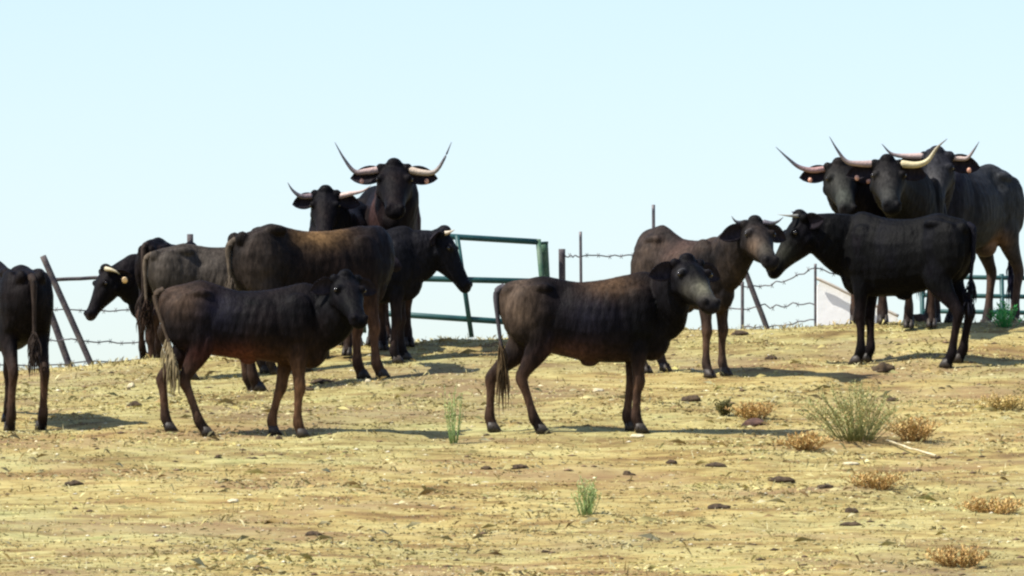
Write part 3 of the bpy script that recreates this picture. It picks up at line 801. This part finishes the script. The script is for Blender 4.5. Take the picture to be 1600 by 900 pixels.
      at=('front', 1438, 514), yaw=-94, S=1.16, w=.85, head=(1386, 256, -1.5), nose=(.05, -.76, -.64), seed=14, nt=1.25, HS=1.2, hw=1.1, ear=(-.1, 1, -.24), earlen=.22,
      coat=(0.010, 0.010, 0.012), bf=.3, tags=(-1,), tagmat=M_TAGO, bend=(-.1, 0, 0),
      hpatch=[(.2, -.05, .02, .12, (.03, .028, .026), .7), (.35, -.03, 0, .08, (.045, .045, .04), .7)],
      horns=[dict(pts=[(-.12, 0, -.0), (-.25, -.02, .0), (-.36, -.03, .02), (-.44, -.03, .12), (-.51, -.02, .24)], r=.038, base=PINK, tip=DARKH, turn=.5),
             dict(pts=[(.12, 0, -.0), (.26, -.02, -.01), (.36, -.03, .03), (.44, -.03, .14), (.53, -.02, .22)], r=.040, base=(.50, .43, .24), tip=(.10, .08, .07), turn=.7)]),
]
for s_ in COWS:
    build_cow(s_)

# ------------------------------------------------------------------ fences and gate beyond the crest
def bar(name, a_, b_, r, mat, parent, ring=8, wob=0.0):
    """a straight (or slightly wandering) round bar in world space under an empty at the origin of its thing"""
    o0 = Vector(parent.location)
    V, F = [], []
    a_, b_ = Vector(a_) - o0, Vector(b_) - o0
    n = 3 if wob == 0 else 9
    pts = []
    for i in range(n):
        t = i / (n - 1)
        p = a_.lerp(b_, t)
        if wob and 0 < i < n - 1:
            p += Vector((0, random.uniform(-wob, wob), random.uniform(-wob, wob)))
        pts.append((*p, r, r))
    tube(V, F, pts, 3 if wob else 1, ring)
    return mesh_obj(name, V, F, mat, parent)

def wire(a_, b_, sag, parent, barbs=True, wob=0.012):
    o0 = Vector(parent.location)
    a_, b_ = Vector(a_) - o0, Vector(b_) - o0
    V, F = [], []
    n = 14
    pts = []
    for i in range(n):
        t = i / (n - 1)
        p = a_.lerp(b_, t); p.z -= sag * 4 * t * (1 - t)
        if 0 < i < n - 1: p.z += random.uniform(-wob, wob)
        pts.append((*p, 0.0065, 0.0065))
    tube(V, F, pts, 2, 5)
    L = (b_ - a_).length
    if barbs:
        for k in range(int(L / 0.12)):
            t = (k + 0.5) * 0.12 / L
            p = Vector(pts[min(n - 1, int(round(t * (n - 1))))][:3])
            p.x = a_.x + (b_.x - a_.x) * t
            for sg in (-1, 1):
                tube(V, F, [(*(p - Vector((0.012 * sg, .01, .022))), .003, .003), (*(p + Vector((0.012 * sg, .01, .022))), .003, .003)], 1, 4)
    return mesh_obj('wire', V, F, M_WIRE, parent)

def post_root(px, Y):
    p = P(px, 500, Y); p.z = tz(p.x, p.y); return p
# left: leaning wire fence
YF = 73.0
wf = empty('wire_fence', post_root(110, YF))
tag(wf, 'slack wire fence with two dark posts leaning left, behind the cow at the left edge', 'fence')
def leanpost(top, bot, r, par, Y, mat=M_WOOD):
    a_ = P(*top, Y); b_ = P(*bot, Y)
    g_ = tz(b_.x, b_.y) - 0.15                      # run down into the ground
    d_ = (b_ - a_); b_ = a_ + d_ * ((a_.z - g_) / max(0.01, -d_.z))
    return bar('post', a_, b_, r, mat, par, 8, 0.004)
leanpost((67, 400), (141, 566), 0.030, wf, YF)
leanpost((72, 470), (108, 570), 0.034, wf, YF + .2)
leanpost((297, 366), (300, 560), 0.030, wf, YF + 0.6)
bar('rail', P(86, 437, YF), P(250, 431, YF + .3), 0.018, M_WOOD, wf, 6, 0.006)
wire(P(60, 481, YF), P(300, 474, YF + .6), .05, wf)
wire(P(-30, 532, YF), P(110, 530, YF), .01, wf)
wire(P(110, 529, YF), P(300, 528, YF + .6), .04, wf)
wire(P(-30, 572, YF - .2), P(300, 552, YF + .4), .03, wf)
# green tubular gate
YG = 72.2
gt = empty('metal_gate', post_root(740, YG))
tag(gt, 'green tubular metal gate standing open between the two groups of cattle', 'gate')
bar('rail', P(560, 361, YG), P(841, 378, YG), .028, M_GREENPAINT, gt, 10)
bar('rail', P(560, 433, YG), P(846, 440, YG), .028, M_GREENPAINT, gt, 10)
bar('rail', P(560, 487, YG), P(852, 507, YG), .028, M_GREENPAINT, gt, 10)
bar('stile', P(841, 374, YG), P(853, 512, YG), .026, M_GREENPOST, gt, 10)
bar('stile', P(560, 357, YG), P(568, 520, YG), .030, M_GREENPAINT, gt, 10)
bar('brace', P(714, 368, YG - .04), P(737, 527, YG - .04), .024, M_GREENPAINT, gt, 10)
gp = empty('gate_post', post_root(855, YG + .1))
tag(gp, 'thick green post at the right end of the tubular gate', 'post')
bar('shaft', P(848, 380, YG + .1), P(862, 640, YG + .1), .050, M_GREENPOST, gp, 12, .003)
bar('cap', P(847.8, 378, YG + .1), P(848, 381, YG + .1), .054, M_GREENPAINT, gp, 12)
wp = empty('wooden_post', post_root(878, YG + .2))
tag(wp, 'short brown wooden post standing right of the green gate post', 'post')
bar('shaft', P(878, 389, YG + .2), P(880, 640, YG + .2), .032, M_WOOD, wp, 8, .006)
# middle to right wire fence
w2_ = empty('wire_fence', post_root(1040, YF))
tag(w2_, 'barbed wire fence with thin stakes and one leaning post, right of the gate', 'fence')
def stake(px0, py0, px1, r, Y):
    return leanpost((px0, py0), (px1, 560), r, w2_, Y, M_WIRE)
stake(907, 362, 909, .014, YF); stake(1021, 320, 1022, .016, YF + .3)
stake(1160, 440, 1160, .016, YF); stake(1274, 412, 1274, .013, YF - .2)
leanpost((1160, 412), (1198, 512), .026, w2_, YF - .1)
wire(P(908, 401, YF), P(1021, 402, YF + .3), -.01, w2_)
wire(P(880, 399, YF), P(908, 401, YF), .005, w2_)
wire(P(1021, 402, YF + .3), P(1160, 446, YF), .04, w2_)
wire(P(1160, 447, YF), P(1274, 419, YF - .2), .05, w2_, wob=.02)
wire(P(1021, 462, YF + .3), P(1160, 483, YF), .03, w2_)
wire(P(1160, 483, YF), P(1274, 477, YF - .2), -.02, w2_, wob=.035)
wire(P(1160, 512, YF), P(1274, 500, YF - .2), .02, w2_, wob=.02)
wire(P(1274, 419, YF - .2), P(1420, 440, YF), .04, w2_)
# green hurdle at the right edge
hu = empty('metal_hurdle', post_root(1580, 73.4))
tag(hu, 'green metal hurdle seen between the hind legs of the grey steer', 'hurdle')
for y0, y1 in ((432, 436), (461, 465), (486, 490)):
    bar('rail', P(1440, y0, 73.4), P(1690, y1, 73.4), .022, M_GREENPAINT, hu, 8)
for x_ in (1440, 1565, 1690):
    bar('stile', P(x_, 428, 73.4), P(x_ + 4, 640, 73.4), .022, M_GREENPAINT, hu, 8)

# low white wall beyond the fence, its top falling to the right
sh = empty('white_wall', P(1350, 560, 75.5))
sh.location.z = tz(sh.location.x, 75.5)
tag(sh, 'low white wall with a sloping top, half hidden by the black cow', 'wall')
def prism(name, pts, y0, y1, mat, parent):
    o0 = Vector(parent.location)
    n = len(pts)
    V = [Vector((p.x, y0, p.z)) - o0 for p in pts] + [Vector((p.x, y1, p.z)) - o0 for p in pts]
    F = [tuple(range(n)), tuple(range(2 * n - 1, n - 1, -1))]
    for i in range(n):
        j = (i + 1) % n
        F.append((i, i + n, j + n, j))
    return mesh_obj(name, V, F, mat, parent, smooth=False)
YS = 75.5
prism('panel', [P(1277, 700, YS), P(1277, 446, YS), P(1281, 440, YS), P(1290, 441, YS), P(1400, 494, YS), P(1404, 500, YS), P(1404, 700, YS)], YS, YS + .28, M_WHITE, sh)
bar('pole', P(1274, 434, YS - .05), P(1404, 494, YS - .05), .016, M_ROOF, sh, 6, .004)

# ------------------------------------------------------------------ plants
def plant(name, px, py, w_px, h_px, cols, label, cat, stems=60, leafn=14, seed=0, spread=1.0, group=None, leaf=0.012, lean=(0, 0), twig=(0.10, 0.08, 0.045)):
    rr = random.Random(seed)
    g_ = ground_at(px, py)
    mpp = g_.y / F_PX
    W, H = w_px * mpp / 2, h_px * mpp
    root = empty(name, g_)
    tag(root, label, cat, group)
    SV, SF, LV, LF, LC = [], [], [], [], []
    for i in range(stems):
        a_ = rr.uniform(0, 2 * math.pi); q = rr.uniform(0.05, 1) ** 0.7
        hh = H * rr.uniform(0.55, 1.0) * (1 - 0.35 * q * q)
        tip = Vector((math.cos(a_) * W * q * spread + lean[0] * H, math.sin(a_) * W * q * spread + lean[1], hh))
        b0 = Vector((math.cos(a_) * W * q * 0.35, math.sin(a_) * W * q * 0.35, -0.02))
        tip += Vector((rr.uniform(-.12, .12) * W * 2, rr.uniform(-.1, .1) * W * 2, 0))
        m1 = b0.lerp(tip, 0.5) + Vector((rr.uniform(-.02, .02), rr.uniform(-.02, .02), 0.08 * H))
        tube(SV, SF, [(*b0, .0035, .0035), (*m1, .0022, .0022), (*tip, .001, .001)], 2, 4)
        for k in range(leafn):
            t = rr.uniform(0.25, 1.0)
            p = b0.lerp(m1, t * 2) if t < .5 else m1.lerp(tip, t * 2 - 1)
            d = Vector((rr.uniform(-1, 1), rr.uniform(-1, 1), rr.uniform(0.1, 1.4))).normalized()
            s = Vector((rr.uniform(-1, 1), rr.uniform(-1, 1), rr.uniform(-.5, .5)))
            s = (s - d * s.dot(d)).normalized()
            L = leaf * rr.uniform(1.5, 3.6); wd = leaf * rr.uniform(.25, .5)
            c = np.array(cols[rr.randrange(len(cols))]) * rr.uniform(0.7, 1.25)
            i0 = len(LV)
            LV += [p, p + d * L * .5 + s * wd, p + d * L, p + d * L * .5 - s * wd]
            LF.append((i0, i0 + 1, i0 + 2, i0 + 3)); LC += [c] * 4
    so_ = mesh_obj('stems', SV, SF, M_LEAF, root)
    set_tint(so_.data, np.tile(np.array(cols[0]) * 0.75, (len(SV), 1)))
    lo = mesh_obj('foliage', LV, LF, M_LEAF, root, smooth=False)
    set_tint(lo.data, np.array(LC))
    return root
GREENS = [(0.30, 0.32, 0.12), (0.36, 0.36, 0.15), (0.24, 0.28, 0.11), (0.45, 0.38, 0.17), (0.46, 0.34, 0.14)]
LGREENS = [(0.28, 0.40, 0.14), (0.34, 0.42, 0.17), (0.38, 0.40, 0.18)]
ORANGE = [(0.50, 0.31, 0.11), (0.52, 0.35, 0.13), (0.42, 0.26, 0.10), (0.46, 0.37, 0.15)]
plant('green_shrub', 1338, 692, 170, 98, GREENS, 'wispy green broom shrub, the largest plant on the hillside', 'shrub', 120, 40, 1, leaf=.010, spread=1.15)
plant('green_weed', 708, 690, 30, 118, LGREENS, 'tall thin bright green weed left of the lone calf', 'plant', 16, 20, 2, leaf=.009)
plant('green_weed', 916, 803, 58, 66, LGREENS, 'low pale green weed tuft below the lone calf', 'plant', 34, 18, 3, leaf=.009)
plant('dry_bush', 1430, 692, 85, 41, ORANGE, 'orange dry bush directly right of the green shrub', 'bush', 74, 22, 4)
plant('dry_bush', 1256, 702, 98, 27, ORANGE, 'low orange dry bush just left of the green shrub', 'bush', 74, 20, 5)
plant('dry_bush', 1178, 652, 82, 28, ORANGE, 'orange-brown dry bush in the shadow of the lone calf', 'bush', 66, 20, 6)
plant('dry_bush', 1133, 650, 34, 27, [(0.10, 0.10, 0.04), (0.16, 0.14, 0.05)], 'small dark green bush at the left end of the lone calf shadow', 'bush', 39, 20, 7)
plant('dry_bush', 1370, 768, 114, 28, ORANGE, 'flat orange dry bush below the green shrub', 'bush', 66, 20, 8)
plant('dry_bush', 1552, 800, 126, 27, ORANGE, 'flat orange dry bush in the lower right corner area', 'bush', 74, 20, 9)
plant('dry_bush', 1500, 885, 103, 35, ORANGE, 'orange dry bush at the bottom right of the picture', 'bush', 74, 20, 10)
plant('dry_bush', 1570, 646, 92, 24, [(0.5, 0.4, 0.16), (0.48, 0.33, 0.12)], 'pale ochre dry bush near the right edge under the grey steer', 'bush', 57, 20, 11)
plant('green_bush', 1572, 512, 70, 44, [(0.05, 0.30, 0.07), (0.08, 0.40, 0.10), (0.12, 0.34, 0.12)], 'bright green bush at the crest between the legs of the grey steer', 'bush', 40, 16, 13, leaf=.014)

# ------------------------------------------------------------------ dung, clods and stones
def lump(name, px, py, w_px, h_px, mat, label, cat, seed, group=None):
    rr = random.Random(seed)
    g_ = ground_at(px, py)
    mpp = g_.y / F_PX
    rx, rz = w_px * mpp * 0.44, h_px * mpp * 0.72
    bm = bmesh.new()
    bmesh.ops.create_icosphere(bm, subdivisions=3, radius=1)
    off = Vector((rr.uniform(0, 50), rr.uniform(0, 50), 0))
    for v in bm.verts:
        n1_ = noise.noise(v.co * 1.7 + off); n2_ = noise.noise(v.co * 4.5 + off)
        v.co *= 1 + 0.32 * n1_ + 0.16 * n2_
        v.co.x *= rx; v.co.y *= rx * 0.8; v.co.z = v.co.z * rz if v.co.z > 0 else v.co.z * rz * 0.4
    m_ = bpy.data.meshes.new(name); bm.to_mesh(m_); bm.free()
    m_.polygons.foreach_set('use_smooth', [True] * len(m_.polygons)); m_.materials.append(mat)
    o = bpy.data.objects.new(name, m_); COL.objects.link(o)
    o.location = g_; o.rotation_euler = (0, 0, rr.uniform(-.4, .4))
    tag(o, label, cat, group)
    return o
LUMPS = [
 ('dung_pat', 116, 757, 34, 11, M_DUNG, 'round dark dung pat at the lower left of the hillside'),
 ('dung_pat', 210, 632, 26, 12, M_DUNG, 'dark dung pat in the shadow beside the left-edge cow'),
 ('dung_pat', 505, 595, 44, 9, M_DUNG, 'wide dark dung pat between the legs of the left group'),
 ('dung_pat', 478, 610, 30, 8, M_DUNG, 'flat dung pat just behind the front legs of the near left calf'),
 ('dung_pat', 1080, 626, 36, 12, M_DUNG, 'dark dung pat midway between the lone calf and the thin brown cow'),
 ('earth_clod', 1178, 660, 46, 15, M_CLOD, 'reddish earth clod at the tip of the lone calf shadow'),
 ('earth_clod', 1157, 520, 38, 10, M_DUNG, 'dark clod on the crest below the leaning fence post'),
 ('dung_pat', 1050, 717, 20, 8, M_DUNG, 'small dark dung pat below the front legs of the lone calf'),
 ('dung_pat', 1118, 727, 40, 9, M_DUNG, 'long dark dung pat under the low orange bush'),
 ('dung_pat', 1222, 752, 46, 11, M_DUNG, 'dark dung pat left of the flat orange bush'),
 ('dung_pat', 1124, 796, 44, 11, M_DUNG, 'dark dung pat to the right of the low green weed tuft'),
 ('dung_pat', 1330, 801, 26, 10, M_DUNG, 'dark greenish dung pat under the flat orange bush'),
 ('earth_clod', 1380, 580, 40, 18, M_DUNG, 'dark earth clod at the front feet of the black cow'),
 ('earth_clod', 1432, 503, 44, 18, M_CLOD, 'brown earth clod on the crest behind the black cow'),
 ('dung_pat', 812, 728, 30, 9, M_DUNG, 'dung pat below the hind legs of the lone calf'),
 ('dung_pat', 1395, 620, 24, 7, M_DUNG, 'small dung pat above the green shrub'),
 ('dung_pat', 436, 680, 12, 8, M_DUNG, 'tiny dung lump at the front foot of the near left calf'),
 ('dung_pat', 1330, 822, 40, 9, M_DUNG, 'dung pat in the lower right, beneath the greenish one'),
 ('dung_pat', 490, 835, 30, 9, M_DUNG, 'lone dung pat at the bottom left of centre'),
 ('dung_pat', 760, 730, 18, 8, M_DUNG, 'small dung pat left of the one below the lone calf hind legs'),
 ('dung_pat', 1290, 768, 30, 9, M_DUNG, 'dung pat touching the left side of the flat orange bush'),
 ('dung_pat', 980, 738, 16, 9, M_DUNG, 'small dung lump above the low green weed tuft'),
 ('dung_pat', 1205, 560, 22, 8, M_DUNG, 'dung pat near the crest right of the thin brown cow feet'),
 ('pale_stone', 575, 600, 12, 6, M_STONE, 'small pale stone at the front foot of the ochre-patched cow'),
 ('pale_stone', 935, 611, 20, 6, M_STONE, 'pale flat stone behind the lone calf front leg'),
 ('pale_stone', 995, 682, 28, 6, M_STONE, 'pale flat stone just below the lone calf front feet'),
 ('pale_stone', 205, 603, 14, 10, M_STONE, 'pale stone standing on the crest slope at left'),
 ('pale_stone', 1330, 724, 32, 6, M_STONE, 'pale flat stone under the green shrub'),
 ('pale_stone', 365, 790, 22, 8, M_STONE, 'pale flat stone at the lower left centre'),
]
for k, (nm, px, py, w, h, mt, lb) in enumerate(LUMPS):
    lump(nm, px, py, w, h, mt, lb, {'dung_pat': 'dung', 'earth_clod': 'clod', 'pale_stone': 'stone'}[nm], k + 5)

# the fallen dry stalk by the shrub
st = empty('dry_stalk', ground_at(1440, 706))
tag(st, 'pale dry stalk lying at the foot of the orange bush beside the green shrub', 'stalk')
a_ = ground_at(1385, 695); b_ = ground_at(1462, 714)
bar('stem', a_ + Vector((0, 0, .03)), b_ + Vector((0, 0, .02)), .008, M_STONE, st, 6, .008)

# crumbs: uncountable small clods, dung bits and stones
def scatter(name, N, pal_, label, cat, seed, smin, smax):
    r2 = np.random.default_rng(seed)
    X = r2.uniform(-7, 7, N); Y = 46 + 25 * r2.uniform(0, 1, N)
    keep = fbm(X / 1.1, Y / 1.1, seed) > r2.uniform(-0.25, 0.4, N)
    X, Y = X[keep], Y[keep]; N = len(X)
    Z = terrain(X, Y)
    s = smin + (smax - smin) * r2.uniform(0, 1, N) ** 3
    base = np.array([(1, 0, 0), (0.3, .95, 0), (-.8, .6, 0), (-.8, -.6, 0), (.3, -.95, 0), (0, 0, .7), (0, 0, -.4)])
    V = base[None] * s[:, None, None] * r2.uniform(.65, 1.3, (N, 7, 1))
    V[:, :, 0] *= 1.4; V[:, :, 2] *= 0.7
    V += np.stack([X, Y, Z + 0.1 * s], 1)[:, None, :]
    f = []
    for i in range(5):
        f += [(i, (i + 1) % 5, 5), ((i + 1) % 5, i, 6)]
    f = np.array(f)
    T = (f[None] + (np.arange(N) * 7)[:, None, None]).reshape(-1).astype(np.int32)
    m_ = bpy.data.meshes.new(name)
    m_.vertices.add(N * 7); m_.vertices.foreach_set('co', V.astype(np.float32).ravel())
    m_.loops.add(len(T)); m_.loops.foreach_set('vertex_index', T)
    m_.polygons.add(len(T) // 3); m_.polygons.foreach_set('loop_start', np.arange(0, len(T), 3, dtype=np.int32))
    m_.polygons.foreach_set('use_smooth', np.ones(len(T) // 3, bool))
    m_.update(calc_edges=True)
    c = np.array(pal_)[r2.integers(0, len(pal_), N)] * r2.uniform(.7, 1.3, (N, 1))
    set_tint(m_, np.repeat(c, 7, 0)); m_.materials.append(M_STRAW)
    o = bpy.data.objects.new(name, m_); COL.objects.link(o); tag(o, label, cat, kind='stuff')
scatter('earth_crumbs', 5000, [(0.10, 0.065, 0.04), (0.06, 0.04, 0.025), (0.18, 0.12, 0.07)], 'small dark crumbs of earth and dung scattered over the pasture', 'crumbs', 301, .006, .03)
scatter('pebbles', 2600, [(0.6, 0.55, 0.4), (0.5, 0.42, 0.28)], 'small pale pebbles scattered over the pasture', 'pebbles', 402, .006, .022)
